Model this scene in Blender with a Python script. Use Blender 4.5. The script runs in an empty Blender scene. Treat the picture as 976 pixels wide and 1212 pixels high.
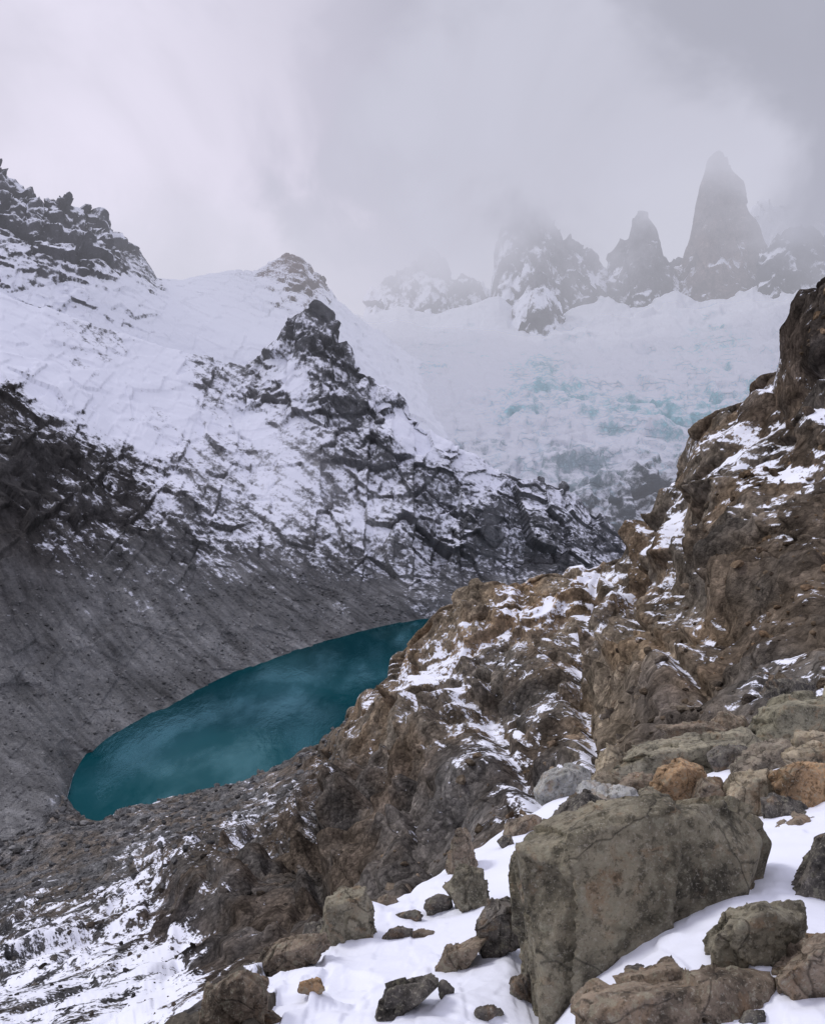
import bpy, bmesh, math, random
import numpy as np
from mathutils import Vector
C = bpy.context.scene.collection
sc = bpy.context.scene
sc.view_settings.view_transform = 'Standard'
try: sc.view_settings.look = 'None'
except Exception: pass
sc.view_settings.exposure = 0

# ------------------------------------------------------------------ camera
F = 960.0; PITCH = math.radians(7.5); LAKE = -300.0
cp, sp_ = math.cos(PITCH), math.sin(PITCH)
cam = bpy.data.objects.new('camera', bpy.data.cameras.new('camera')); C.objects.link(cam)
cam.rotation_euler = (math.radians(90) - PITCH, 0, 0)
cam.data.sensor_fit = 'HORIZONTAL'; cam.data.sensor_width = 36; cam.data.lens = 36 * F / 976
cam.data.clip_start = 0.1; cam.data.clip_end = 30000
sc.camera = cam

def ray(px, py):
    a = (np.asarray(px, float) - 488) / F; b = (606 - np.asarray(py, float)) / F
    return a, cp + b * sp_, -sp_ + b * cp
def W(px, py, Y):
    x, y, z = ray(px, py); k = np.asarray(Y, float) / y
    return np.stack([x * k, y * k, z * k], -1)
def lakeY(py, k=1.0):
    x, y, z = ray(0, py)
    return float(LAKE / z * y * k)
def proj(P):
    X, Y, Z = P[..., 0], P[..., 1], P[..., 2]
    d = np.maximum(Y * cp - Z * sp_, .1); u = Y * sp_ + Z * cp
    return 488 + X / d * F, 606 - u / d * F

# ------------------------------------------------------------------ noise
def hsh(i, j, k, s):
    h = (i.astype(np.uint32) * np.uint32(374761393) + j.astype(np.uint32) * np.uint32(668265263)
         + k.astype(np.uint32) * np.uint32(2147483647 - 58761) + np.uint32((s * 974634777) & 0xffffffff))
    h = (h ^ (h >> np.uint32(13))) * np.uint32(1274126177)
    h = (h ^ (h >> np.uint32(15))) * np.uint32(2246822519)
    return h ^ (h >> np.uint32(16))
def perlin(P, s=0):
    Fl = np.floor(P); I = Fl.astype(np.int64); f = P - Fl
    u = f * f * f * (f * (f * 6 - 15) + 10)
    out = 0
    for a in (0, 1):
        for b in (0, 1):
            for c in (0, 1):
                h = hsh(I[:, 0] + a, I[:, 1] + b, I[:, 2] + c, s)
                gx = (h & np.uint32(1023)) / 511.5 - 1; gy = ((h >> np.uint32(10)) & np.uint32(1023)) / 511.5 - 1
                gz = ((h >> np.uint32(20)) & np.uint32(1023)) / 511.5 - 1
                d = gx * (f[:, 0] - a) + gy * (f[:, 1] - b) + gz * (f[:, 2] - c)
                w = (u[:, 0] if a else 1 - u[:, 0]) * (u[:, 1] if b else 1 - u[:, 1]) * (u[:, 2] if c else 1 - u[:, 2])
                out = out + d * w
    return out * 1.3
def facet(P, s=0):
    Fl = np.floor(P); I = Fl.astype(np.int64); f = P - Fl
    best = np.full(len(P), 9.0); val = np.zeros(len(P))
    for a in (-1, 0, 1):
        for b in (-1, 0, 1):
            for c in (-1, 0, 1):
                h = hsh(I[:, 0] + a, I[:, 1] + b, I[:, 2] + c, s)
                j = [((h >> np.uint32(q)) & np.uint32(1023)) / 1023.0 for q in (0, 10, 20)]
                dx, dy, dz = f[:, 0] - a - j[0], f[:, 1] - b - j[1], f[:, 2] - c - j[2]
                d = dx * dx + dy * dy + dz * dz
                h2 = (h * np.uint32(2654435761)) >> np.uint32(2)
                g = [((h2 >> np.uint32(q)) & np.uint32(511)) / 255.5 - 1 for q in (0, 9, 18)]
                v = j[(a + b) % 3] - .5 + .75 * (dx * g[0] + dy * g[1] + dz * g[2])
                m = d < best
                best = np.where(m, d, best); val = np.where(m, v, val)
    return val

def fbm(P, lam, n, s, rough=.5):
    o = 0; a = 1
    for q in range(n):
        o = o + a * perlin(P / lam + q * 17.3, s + q); lam /= 2; a *= rough
    return o

def idw(ctrl, px, py, r=18.0):
    ws = 0; vs = 0
    for c in ctrl:
        w = 1.0 / ((px - c[0]) ** 2 + (py - c[1]) ** 2 + r * r) ** 2
        v = np.asarray(c[2:], float)
        ws = ws + w; vs = vs + w[:, None] * v
    return vs / ws[:, None]

def smooth1(a, n):
    if n < 2: return a
    k = np.hanning(n + 2)[1:-1]; k /= k.sum()
    return np.convolve(np.pad(a, n, 'edge'), k, 'same')[n:-n]
def polydist(px, py, pts):
    best = np.full(len(px), 1e9)
    for (x0, y0), (x1, y1) in zip(pts[:-1], pts[1:]):
        dx, dy = x1 - x0, y1 - y0
        t = np.clip(((px - x0) * dx + (py - y0) * dy) / (dx * dx + dy * dy), 0, 1)
        best = np.minimum(best, np.hypot(px - x0 - t * dx, py - y0 - t * dy))
    return best
def blur(a, nv, nu, n):
    a = a.reshape(nv, nu).copy()
    for _ in range(n):
        a[:, 1:-1] = a[:, 1:-1] * .5 + (a[:, :-2] + a[:, 2:]) * .25
        a[1:-1] = a[1:-1] * .5 + (a[:-2] + a[2:]) * .25
    return a.ravel()

# ------------------------------------------------------------------ terrain sheets
def sheet(name, label, rows, pxr, mat, vstep=1.5, hstep=1.5, lmax=60, lmin=1, ramp=.12, facets=(), famp=.2,
          snow=((0, 0, .5),), tone=((0, 0, .1, .1, .1),), ampc=None, seed=0, kslope=.6, kblot=.25, blot=None, stretch=1.0, sm=14, near=.16, sbias=0.0, tmul=1.0,
          streak=None, bumps=(), gullies=(), desat=0.0, soft=1, fore=False, fineblot=None, fw=(1.35, .85)):
    px = np.arange(pxr[0], pxr[1] + .1, hstep)
    R = []
    for r in rows:
        if r[0] == 'off':
            R.append((r[1], np.array(r[2:], float))); continue
        a = r[1] if r[0] == 'sil' else r
        xs = [q[0] for q in a]; ys = [q[1] for q in a]
        Ys = [lakeY(q[1]) if q[2] is None else q[2] for q in a]
        py = np.interp(px, xs, ys); Y = np.interp(px, xs, Ys)
        if r[0] != 'sil': py = smooth1(py, int(sm / hstep)); Y = smooth1(Y, int(sm / hstep))
        else:
            Y = smooth1(Y, int(sm / hstep))
            if fore: py = smooth1(py, int(4 / hstep))
        R.append(W(px, py, Y))
    for i, r in enumerate(R):
        if isinstance(r, tuple): R[i] = R[i + r[0]] + r[1][None, :]
    G = []
    n = len(R)
    for i in range(n - 1):
        p0, p1, p2, p3 = R[max(i - 1, 0)], R[i], R[i + 1], R[min(i + 2, n - 1)]
        _, a = proj(p1); _, b = proj(p2)
        isoff = rows[i][0] == 'off' or rows[i + 1][0] == 'off'
        m = 24 if isoff else max(4, int(np.percentile(np.abs(b - a), 85) / vstep))
        for t in np.arange(m) / m:
            if isoff or rows[i][0] == 'sil':
                G.append(p1 + (p2 - p1) * t)
            else:
                q0 = p0 if not (i > 0 and rows[i - 1][0] == 'off') else p1
                G.append(.5 * (2 * p1 + (p2 - q0) * t + (2 * q0 - 5 * p1 + 4 * p2 - p3) * t * t + (3 * p1 - q0 - 3 * p2 + p3) * t ** 3))
    G.append(R[-1]); G = np.array(G); nv, nu, _ = G.shape
    for _ in range(4):
        G[1:-1] = G[1:-1] * .5 + (G[:-2] + G[2:]) * .25
    def nrm(G):
        N = np.cross(np.gradient(G, axis=0), np.gradient(G, axis=1))
        return N / np.maximum(np.linalg.norm(N, axis=-1, keepdims=True), 1e-9)
    Gs = G.copy()
    for _ in range(30):
        Gs[:, 1:-1] = Gs[:, 1:-1] * .5 + (Gs[:, :-2] + Gs[:, 2:]) * .25
        Gs[1:-1] = Gs[1:-1] * .5 + (Gs[:-2] + Gs[2:]) * .25
    N0 = nrm(Gs).reshape(-1, 3)
    sv = np.linalg.norm(np.gradient(G, axis=0), axis=-1).ravel(); su = np.linalg.norm(np.gradient(G, axis=1), axis=-1).ravel()
    spc = np.maximum(su, sv)
    P = G.reshape(-1, 3); ppx, ppy = proj(P)
    dist = np.linalg.norm(P, axis=1)
    Q = P * np.array([1, 1, stretch])
    wv = np.stack([perlin(Q / (lmax * .7) + 5 + 9 * k, seed + 50 + k) for k in range(3)], -1)
    h = np.zeros(len(P)); lam = lmax; o = 0
    far = lambda lam: 1 / (1 + (lam / (near * dist)) ** 3)
    while lam > lmin:
        w = np.clip(lam / spc / 3 - .8, 0, 1) * far(lam)
        if w.max() > 0:
            nn = perlin((Q + wv * lmax * .1) / lam + o * 7.7, seed + o)
            h += w * ramp * lam * ((1 - 2.2 * np.sqrt(nn * nn + .001)) if o % 2 == 0 else 1.4 * nn)
        lam /= 1.9; o += 1
    for q, lam in enumerate(facets):
        w = np.clip(lam / spc / 4 - .8, 0, 1) * far(lam)
        if w.max() > 0:
            nb = int(np.clip(np.median(lam / spc[w > .05]) / 5 if (w > .05).any() else 0, 0, soft))
            lim = np.clip(2.6 * su / np.maximum(sv, 1e-6), .3, 1) if fore else 1
            h += w * (famp * (fw[0] if q < 2 else fw[1])) * lam * blur(facet((Q + wv * lam * .12) / lam, seed + 90 + q), nv, nu, nb) * lim
    if ampc: h *= idw(ampc, ppx, ppy)[:, 0]
    wob = 10 * perlin(P / 14.0, seed + 200)
    for bx, by, r, amp in bumps: h += amp * np.exp(-(((ppx - bx) / r) ** 2 + ((ppy - by) / r) ** 2) ** 1.5)
    gl = np.zeros(len(P))
    for pts, wdt, amp, sadd in gullies:
        g = np.exp(-((polydist(ppx, ppy, pts) + wob * .4) / wdt) ** 2); h -= amp * g; gl += sadd * g
    if fore: h = blur(h, nv, nu, 1)
    P = P + N0 * h[:, None]
    N1 = nrm(P.reshape(nv, nu, 3)).reshape(-1, 3)
    s = idw(snow, ppx, ppy)[:, 0] + sbias + gl
    bl = blot or lmax * .6
    dn = blur(N1[:, 2] - N0[:, 2], nv, nu, 2 if fore else 1)
    s = s + kslope * (dn - dn.mean()) + kblot * fbm(P, bl, 5, seed + 30, .65)
    if fineblot: s = s + fineblot[1] * fbm(P, fineblot[0], 3, seed + 33, .7)
    t = idw(tone, ppx, ppy, 25) * tmul
    if desat: t = t * (1 - desat) + t.mean(1, keepdims=True) * desat
    if streak:
        amp, lam, d, x0, x1, ta = streak; d = np.array(d) / np.linalg.norm(d)
        Qs = P - np.outer(P @ d, d) * .9
        s = s + amp * fbm(Qs, lam, 4, seed + 60, .7) * np.clip((x1 - ppx) / (x1 - x0), 0, 1)
        t = t * (1 + ta * fbm(Qs, lam * .6, 4, seed + 70, .75))[:, None].clip(.5, 1.7)
    me = bpy.data.meshes.new(name)
    idx = np.arange(nv * nu).reshape(nv, nu)
    fc = np.stack([idx[:-1, :-1], idx[1:, :-1], idx[1:, 1:], idx[:-1, 1:]], -1).reshape(-1, 4)
    me.vertices.add(len(P)); me.vertices.foreach_set('co', P.astype(np.float32).ravel())
    me.loops.add(fc.size); me.loops.foreach_set('vertex_index', fc.astype(np.int32).ravel())
    me.polygons.add(len(fc)); me.polygons.foreach_set('loop_start', (np.arange(len(fc)) * 4).astype(np.int32))
    me.polygons.foreach_set('loop_total', np.full(len(fc), 4, np.int32))
    me.polygons.foreach_set('use_smooth', np.ones(len(fc), bool))
    me.update(calc_edges=True)
    at = me.attributes.new('snow', 'FLOAT', 'POINT'); at.data.foreach_set('value', s.astype(np.float32))
    at = me.attributes.new('tone', 'FLOAT_COLOR', 'POINT')
    at.data.foreach_set('color', np.concatenate([t, np.ones((len(t), 1))], 1).astype(np.float32).ravel())
    me.materials.append(mat)
    ob = bpy.data.objects.new(name, me); C.objects.link(ob)
    ob['kind'] = 'structure'; ob['label'] = label
    return ob, P, N1, ppx, ppy

# ------------------------------------------------------------------ node helpers
class NT:
    def __init__(s, nt): s.t = nt; nt.nodes.clear()
    def n(s, typ, ins=None, **kw):
        nd = s.t.nodes.new(typ)
        for k, v in kw.items(): setattr(nd, k, v)
        for k, v in (ins or {}).items():
            if isinstance(v, bpy.types.NodeSocket): s.t.links.new(v, nd.inputs[k])
            else: nd.inputs[k].default_value = v
        return nd
    def m(s, op, a, b=0.0, c=0.0, clamp=False):
        nd = s.n('ShaderNodeMath', {0: a, 1: b, 2: c}, operation=op); nd.use_clamp = clamp; return nd.outputs[0]
    def noise(s, vec, scale, detail=8, rough=.6, dist=0.0):
        return s.n('ShaderNodeTexNoise', {'Vector': vec, 'Scale': scale, 'Detail': detail, 'Roughness': rough, 'Distortion': dist}).outputs['Fac']
    def mr(s, v, a, b, c=0.0, d=1.0, smooth=True):
        nd = s.n('ShaderNodeMapRange', {0: v, 1: a, 2: b, 3: c, 4: d}); nd.interpolation_type = 'SMOOTHSTEP' if smooth else 'LINEAR'
        return nd.outputs[0]
    def mix(s, f, a, b, bt='MIX'):
        nd = s.n('ShaderNodeMix', {0: f, 6: a, 7: b}, data_type='RGBA', blend_type=bt); return nd.outputs[2]
def newmat(name):
    m = bpy.data.materials.new(name); m.use_nodes = True; return m, NT(m.node_tree)

SNOW = (.83, .85, .93, 1)
def terrain_mat(name, sc1, bumpd, sharp=.10, kn=.5, fine=8.0, crack=0.0, var=(.35, 1.75), snowbump=0, warm=(1.0, 1.0, 1.0, 1), ice=0.0, dl=(.75, .65)):
    m, t = newmat(name)
    pos = t.n('ShaderNodeNewGeometry').outputs['Position']
    sn = t.n('ShaderNodeAttribute', attribute_name='snow').outputs['Fac']
    tone = t.n('ShaderNodeAttribute', attribute_name='tone').outputs['Color']
    n1 = t.noise(pos, sc1, 7, .68)
    n2 = t.noise(pos, sc1 * fine, 5, .72)
    v = t.mr(n1, .3, .7, var[0], var[1], False)
    rc = t.mix(1.0, tone, t.n('ShaderNodeCombineColor', {0: v, 1: v, 2: v}).outputs[0], 'MULTIPLY')
    if warm[0] != 1:
        n3 = t.noise(pos, sc1 * .35, 3, .6)
        rc = t.mix(t.mr(n3, .42, .62), rc, t.mix(1.0, rc, warm, 'MULTIPLY'))
    rc = t.mix(t.mr(n2, .54, .70, 0, dl[0]), rc, t.mix(1.0, rc, (.32, .33, .35, 1), 'MULTIPLY'))
    rc = t.mix(t.mr(n2, .47, .33, 0, dl[1]), rc, t.mix(1.0, rc, (2.1, 2.07, 2.0, 1), 'MULTIPLY'))
    k = t.m('MULTIPLY', t.m('SUBTRACT', n2, .5), kn * 1.4)
    k2 = t.m('MULTIPLY', t.m('SUBTRACT', n1, .5), kn)
    ms = t.m('ADD', t.m('ADD', sn, k), k2)
    mask = t.mr(ms, .5 - sharp, .5 + sharp)
    hb = t.m('ADD', n1, t.m('MULTIPLY', n2, .35 / 1.0))
    sd_ = {'Color': SNOW}
    if crack:
        w = t.n('ShaderNodeMapping', {'Vector': pos, 'Scale': (1, 1, .7)}).outputs[0]
        wn = t.n('ShaderNodeTexNoise', {'Vector': pos, 'Scale': crack * 2.5, 'Detail': 2.0}).outputs['Color']
        wv = t.n('ShaderNodeVectorMath', {0: w, 1: t.n('ShaderNodeVectorMath', {0: wn, 3: .22 / crack}, operation='SCALE').outputs[0]}, operation='ADD').outputs[0]
        vc = t.n('ShaderNodeTexVoronoi', {'Vector': wv, 'Scale': crack * 1.3}).outputs
        v2 = t.n('ShaderNodeTexVoronoi', {'Vector': wv, 'Scale': crack * 5.0}).outputs
        hb = t.m('ADD', hb, t.m('ADD', t.m('MULTIPLY', vc['Distance'], -.4), t.m('MULTIPLY', v2['Distance'], -.12)))
        for q, (lo_, hi_) in ((vc, (.72, 1.28)), (v2, (.75, 1.25))):
            cv = t.mr(t.n('ShaderNodeSeparateColor', {0: q['Color']}).outputs[0], 0, 1, lo_, hi_, False)
            rc = t.mix(1.0, rc, t.n('ShaderNodeCombineColor', {0: cv, 1: cv, 2: cv}).outputs[0], 'MULTIPLY')
        dk = t.mr(v2['Distance'], .45, .85, 0, .5)
        rc = t.mix(dk, rc, t.mix(1.0, rc, (.35, .35, .35, 1), 'MULTIPLY'))
    if ice:
        w = t.n('ShaderNodeMapping', {'Vector': pos, 'Scale': (.5, 1, 1.8)}).outputs[0]
        wn = t.n('ShaderNodeTexNoise', {'Vector': pos, 'Scale': ice * .7, 'Detail': 5.0}).outputs['Color']
        wv = t.n('ShaderNodeVectorMath', {0: w, 1: t.n('ShaderNodeVectorMath', {0: wn, 3: 1.8 / ice}, operation='SCALE').outputs[0]}, operation='ADD').outputs[0]
        vo = t.n('ShaderNodeTexVoronoi', {'Vector': wv, 'Scale': ice}, feature='DISTANCE_TO_EDGE').outputs['Distance']
        cr = t.m('MULTIPLY', t.m('MULTIPLY', t.mr(vo, .08, 0), t.mr(sn, 1.05, .7)), t.mr(n1, .42, .58))
        sd_['Color'] = t.mix(t.m('MULTIPLY', cr, .65), SNOW, (.40, .60, .70, 1))
        hb = t.m('SUBTRACT', hb, t.m('MULTIPLY', cr, .15))
    bp = t.n('ShaderNodeBump', {'Height': hb, 'Strength': 1.0, 'Distance': bumpd}).outputs[0]
    rock = t.n('ShaderNodeBsdfDiffuse', {'Color': rc, 'Normal': bp}).outputs[0]
    if ice: sd_['Normal'] = bp
    elif snowbump: sd_['Normal'] = t.n('ShaderNodeBump', {'Height': n1, 'Strength': 1.0, 'Distance': bumpd * snowbump}).outputs[0]
    snow = t.n('ShaderNodeBsdfDiffuse', sd_).outputs[0]
    mx = t.n('ShaderNodeMixShader', {0: mask, 1: rock, 2: snow}).outputs[0]
    t.n('ShaderNodeOutputMaterial', {'Surface': mx})
    return m

M_ridge = terrain_mat('ridge_rock', .10, 2.8, sharp=.07, kn=.95, fine=9, crack=.25, warm=(1.14, 1.0, .86, 1), dl=(.6, .55))
M_mount = terrain_mat('mountain_rock', .018, 14, sharp=.19, kn=.8, fine=8, var=(.6, 1.4), dl=(.45, .45))
M_glac = terrain_mat('glacier_ice', .012, 20, sharp=.24, kn=.85, fine=7, var=(.8, 1.2), ice=.018, dl=(.25, .4))
M_peak = terrain_mat('peak_rock', .007, 30, sharp=.14, kn=.6, fine=6)
M_fore = terrain_mat('foreground_snow', .9, .12, sharp=.04, kn=.35, fine=9, snowbump=.25)

# ------------------------------------------------------------------ sky colour shared by world and cloud banks
def dirv(px, py):
    x, y, z = ray(px, py); v = Vector((float(x), float(y), float(z))); v.normalize(); return v
def skycol(t, vec):
    nz = t.noise(vec, 2.6, 4, .5, .6); nz2 = t.noise(vec, 4.5, 5, .5, .4)
    col = t.mix(t.mr(nz, .3, .7), (.46, .455, .555, 1), (.62, .605, .725, 1))
    for (px, py, wd, c, mx) in ((190, 190, 25, (.92, .86, 1.03, 1), .95), (400, 80, 13, (.43, .42, .53, 1), .65), (960, 40, 32, (.27, .28, .355, 1), .88),
                                (660, 210, 14, (.61, .61, .725, 1), .7), (440, 290, 9, (.50, .505, .61, 1), .5)):
        d = t.n('ShaderNodeVectorMath', {0: vec, 1: dirv(px, py)}, operation='DOT_PRODUCT').outputs['Value']
        d = t.m('ADD', d, t.m('MULTIPLY', t.m('SUBTRACT', nz2, .5), .14))
        col = t.mix(t.mr(d, math.cos(math.radians(wd)), 1.0, 0, mx), col, c)
    v = t.mr(nz2, .3, .7, .87, 1.13, False)
    return t.mix(1.0, col, t.n('ShaderNodeCombineColor', {0: v, 1: v, 2: v}).outputs[0], 'MULTIPLY')

wd = bpy.data.worlds.new('World'); sc.world = wd; wd.use_nodes = True
t = NT(wd.node_tree)
SUN_EL, SUN_AZ = 46, -70
sky = t.n('ShaderNodeTexSky', sky_type='NISHITA'); sky.sun_disc = False
sky.sun_elevation = math.radians(SUN_EL); sky.sun_rotation = math.radians(SUN_AZ)
b1 = t.n('ShaderNodeBackground', {'Color': sky.outputs[0], 'Strength': .1}).outputs[0]
gen = t.n('ShaderNodeTexCoord').outputs['Generated']
up = t.n('ShaderNodeSeparateXYZ', {0: gen}).outputs[2]
b2 = t.n('ShaderNodeBackground', {'Color': skycol(t, gen), 'Strength': t.mr(up, .45, .9, 1.0, 1.8)}).outputs[0]
t.n('ShaderNodeOutputWorld', {'Surface': t.n('ShaderNodeMixShader', {0: .94, 1: b1, 2: b2}).outputs[0]})
L = bpy.data.lights.new('sun', 'SUN'); L.energy = 1.3; L.angle = math.radians(12); L.color = (1, .98, .96)
lo = bpy.data.objects.new('sun', L); C.objects.link(lo)
az, el = math.radians(SUN_AZ), math.radians(SUN_EL)
sd = Vector((math.sin(az) * math.cos(el), math.cos(az) * math.cos(el), math.sin(el)))
lo.rotation_euler = sd.to_track_quat('Z', 'Y').to_euler()

def box(name, lo_, hi_, mat):
    bm = bmesh.new(); bmesh.ops.create_cube(bm, size=1)
    for v in bm.verts:
        v.co = Vector([(lo_[i] + hi_[i]) / 2 + v.co[i] * (hi_[i] - lo_[i]) for i in range(3)])
    me = bpy.data.meshes.new(name); bm.to_mesh(me); bm.free(); me.materials.append(mat)
    o = bpy.data.objects.new(name, me); C.objects.link(o); return o
m, t = newmat('mist_air')
SIG = .00026; HL = (.63, .635, .73)
ab = t.n('ShaderNodeVolumeAbsorption', {'Color': (0, 0, 0, 1), 'Density': SIG}).outputs[0]
em = t.n('ShaderNodeEmission', {'Color': (*HL, 1), 'Strength': SIG}).outputs[0]  # mist glows by itself, standing in for daylight it would scatter
t.n('ShaderNodeOutputMaterial', {'Volume': t.n('ShaderNodeAddShader', {0: ab, 1: em}).outputs[0]})
o = box('mist', (-7000, 1400, -420), (7000, 7000, 2600), m); o['kind'] = 'structure'; o['label'] = 'pale mist filling the upper valley'

def cloud(name, label, Y, z0, z1, amax, seed, lobes=()):
    m, t = newmat(name)
    pos = t.n('ShaderNodeNewGeometry').outputs['Position']
    vec = t.n('ShaderNodeVectorMath', {0: pos}, operation='NORMALIZE').outputs[0]
    z = t.n('ShaderNodeSeparateXYZ', {0: pos}).outputs[2]
    off = t.n('ShaderNodeVectorMath', {0: pos, 1: (seed * 991., 0, seed * 313.)}, operation='ADD').outputs[0]
    nz = t.noise(off, .0018, 6, .58, .4)
    zz = t.m('ADD', z, t.m('MULTIPLY', t.m('SUBTRACT', nz, .5), 1100))
    for px, py, rad, amp in lobes:
        c = W(px, py, Y)
        d = t.n('ShaderNodeVectorMath', {0: pos, 1: tuple(float(q) for q in c)}, operation='DISTANCE').outputs['Value']
        zz = t.m('ADD', zz, t.mr(d, rad, 0, 0, amp))
    a = t.m('MULTIPLY', t.mr(zz, z0, z1), amax)
    e = t.n('ShaderNodeEmission', {'Color': skycol(t, vec), 'Strength': 1.0}).outputs[0]  # cloud sheet emits the sky colour itself instead of being lit
    t.n('ShaderNodeOutputMaterial', {'Surface': t.n('ShaderNodeMixShader', {0: a, 1: t.n('ShaderNodeBsdfTransparent').outputs[0], 2: e}).outputs[0]})
    m.cycles.emission_sampling = 'NONE'
    nx, nz_ = 60, 12
    V = []; Fc = []
    for j in range(nz_ + 1):
        for i in range(nx + 1):
            x = -6500 + 13000 * i / nx; zc = 100 + 3400 * j / nz_
            V.append((x, Y + 90 * math.sin(i * .9 + seed) + 60 * math.sin(j * 1.7) - (x / 6500) ** 2 * 500, zc))
    for j in range(nz_):
        for i in range(nx):
            a0 = j * (nx + 1) + i; Fc.append((a0, a0 + 1, a0 + nx + 2, a0 + nx + 1))
    me = bpy.data.meshes.new(name); me.from_pydata(V, [], Fc); me.materials.append(m)
    for p in me.polygons: p.use_smooth = True
    o = bpy.data.objects.new(name, me); C.objects.link(o); o['kind'] = 'structure'; o['label'] = label
cloud('cloud', 'low grey cloud hiding the tops of the granite spires', 3480, 400, 1080, 1.0, 1, [(612, 205, 420, 500), (500, 300, 450, 350), (850, 255, 380, -130), (960, 190, 380, 300), (760, 230, 200, 60)])
cloud('cloud', 'thin veil of cloud in front of the spires', 3050, 380, 1200, .55, 4, [(480, 330, 450, 300), (610, 210, 300, 300)])

# ------------------------------------------------------------------ peaks
PT = ((0, 0, .10, .095, .10),)
def peak(label, sil, Y, snow=.25, depth=320, seed=0, tone=PT, base=430, lmax=120):
    rg = random.Random(seed); js = []
    for (x0_, y0_), (x1_, y1_) in zip(sil[:-1], sil[1:]):
        js.append((x0_, y0_)); n_ = max(1, int(abs(x1_ - x0_) // 4))
        for q in range(1, n_): js.append((x0_ + (x1_ - x0_) * q / n_, y0_ + (y1_ - y0_) * q / n_ + rg.uniform(-4.5, 3)))
    sil = js + [sil[-1]]
    a = [(x, y, Y) for x, y in sil]; x0, x1 = sil[0][0], sil[-1][0]
    xm = (x0 + x1) / 2; yt = min(y for x, y in sil)
    b = [(x, y + (base - y) * .5, Y - depth * .45) for x, y in sil]
    c = [(x, base, Y - depth) for x, y in sil]
    sheet('mountain_peak', label, [('off', 1, 0, 350, -500), ('sil', a), b, c], (x0, x1), M_peak, 1.5, 1.0, lmax=lmax, lmin=12, ramp=.14,
          facets=(90, 45, 24), famp=.22, snow=((x0, base, snow + .45), (xm, base, snow + .45), (x1, base, snow + .45), (x0, (base + yt) / 2, snow + .15), (xm, (base + yt) / 2, snow + .05), (x1, (base + yt) / 2, snow + .15), (xm, yt, snow - .12)), tone=tone, seed=seed, stretch=.32, kslope=.8, kblot=.3, blot=180, sm=6, soft=0)
peak('faint snowy peak in mist left of the tall spires', [(405, 430), (425, 385), (440, 350), (462, 325), (474, 322), (485, 312), (497, 308), (508, 293), (520, 302), (535, 325), (548, 326), (560, 334), (580, 345), (610, 430)], 4200, .45, seed=3)
peak('snow covered ridge behind the right hand spires', [(820, 430), (850, 330), (870, 280), (888, 250), (900, 235), (915, 245), (930, 240), (960, 225), (1000, 212), (1060, 215), (1150, 190), (1300, 430)], 4300, .75, seed=5)
peak('low rocky ridge joining the bases of the spires', [(560, 430), (585, 350), (600, 338), (650, 320), (700, 322), (740, 318), (800, 306), (860, 320), (900, 326), (960, 340), (1040, 345), (1150, 430)], 4000, .5, seed=6)
peak('broad granite spire with blunt top lost in cloud', [(575, 430), (583, 340), (589, 300), (597, 268), (606, 250), (616, 243), (628, 226), (640, 232), (650, 260), (658, 264), (666, 282), (680, 288), (690, 296), (705, 305), (716, 318), (722, 345), (745, 430)], 3950, .25, seed=7)
peak('pointed middle granite spire between two taller ones', [(708, 430), (722, 312), (735, 290), (743, 282), (750, 262), (757, 252), (764, 252), (771, 264), (780, 290), (788, 306), (800, 330), (825, 430)], 3900, .22, seed=8)
peak('tallest granite spire narrowing into the cloud', [(785, 430), (804, 316), (812, 300), (820, 280), (827, 248), (833, 222), (839, 200), (845, 184), (851, 178), (858, 184), (865, 200), (872, 214), (882, 228), (892, 255), (900, 275), (914, 312), (940, 430)], 3930, .12, seed=9, tone=((0, 0, .16, .125, .115),))
peak('dark rounded granite dome at the right edge', [(885, 430), (898, 335), (905, 300), (915, 283), (930, 270), (945, 266), (958, 270), (976, 276), (1000, 262), (1050, 240), (1120, 250), (1200, 430)], 3700, .15, seed=10, tone=((0, 0, .05, .05, .058),))
peak('snow streaked rock buttress below the broad spire', [(590, 440), (606, 390), (612, 365), (622, 345), (632, 312), (640, 318), (652, 345), (664, 362), (680, 392), (700, 440)], 3600, .45, depth=250, seed=11, base=450)

# ------------------------------------------------------------------ glacier basin
glac_rows = [('off', 1, 0, 300, -200),
             ('sil', [(150, 330, 3800), (430, 374, 3800), (470, 362, 3800), (510, 372, 3780), (560, 358, 3760), (590, 350, 3750), (615, 372, 3700), (650, 380, 3680), (690, 362, 3700), (720, 352, 3740), (745, 366, 3700), (775, 360, 3700), (800, 344, 3740), (830, 358, 3700), (865, 352, 3680), (890, 336, 3700), (915, 352, 3600), (976, 352, 3600), (1200, 320, 3600)]),
             [(150, 380, 3300), (430, 400, 3350), (600, 408, 3350), (700, 404, 3350), (850, 392, 3300), (976, 380, 3200), (1200, 360, 3200)],
             [(150, 460, 2700), (430, 450, 2700), (700, 460, 2650), (850, 455, 2650), (976, 440, 2600), (1200, 430, 2600)],
             [(150, 540, 2250), (430, 520, 2250), (700, 525, 2200), (850, 520, 2200), (1200, 510, 2200)],
             [(150, 620, 1950), (430, 600, 1950), (600, 580, 1950), (700, 590, 1900), (850, 590, 1900), (1200, 590, 1900)],
             [(150, 760, 1750), (1200, 740, 1750)]]
ICE = (.30, .58, .65); RK = (.07, .076, .088)
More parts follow.
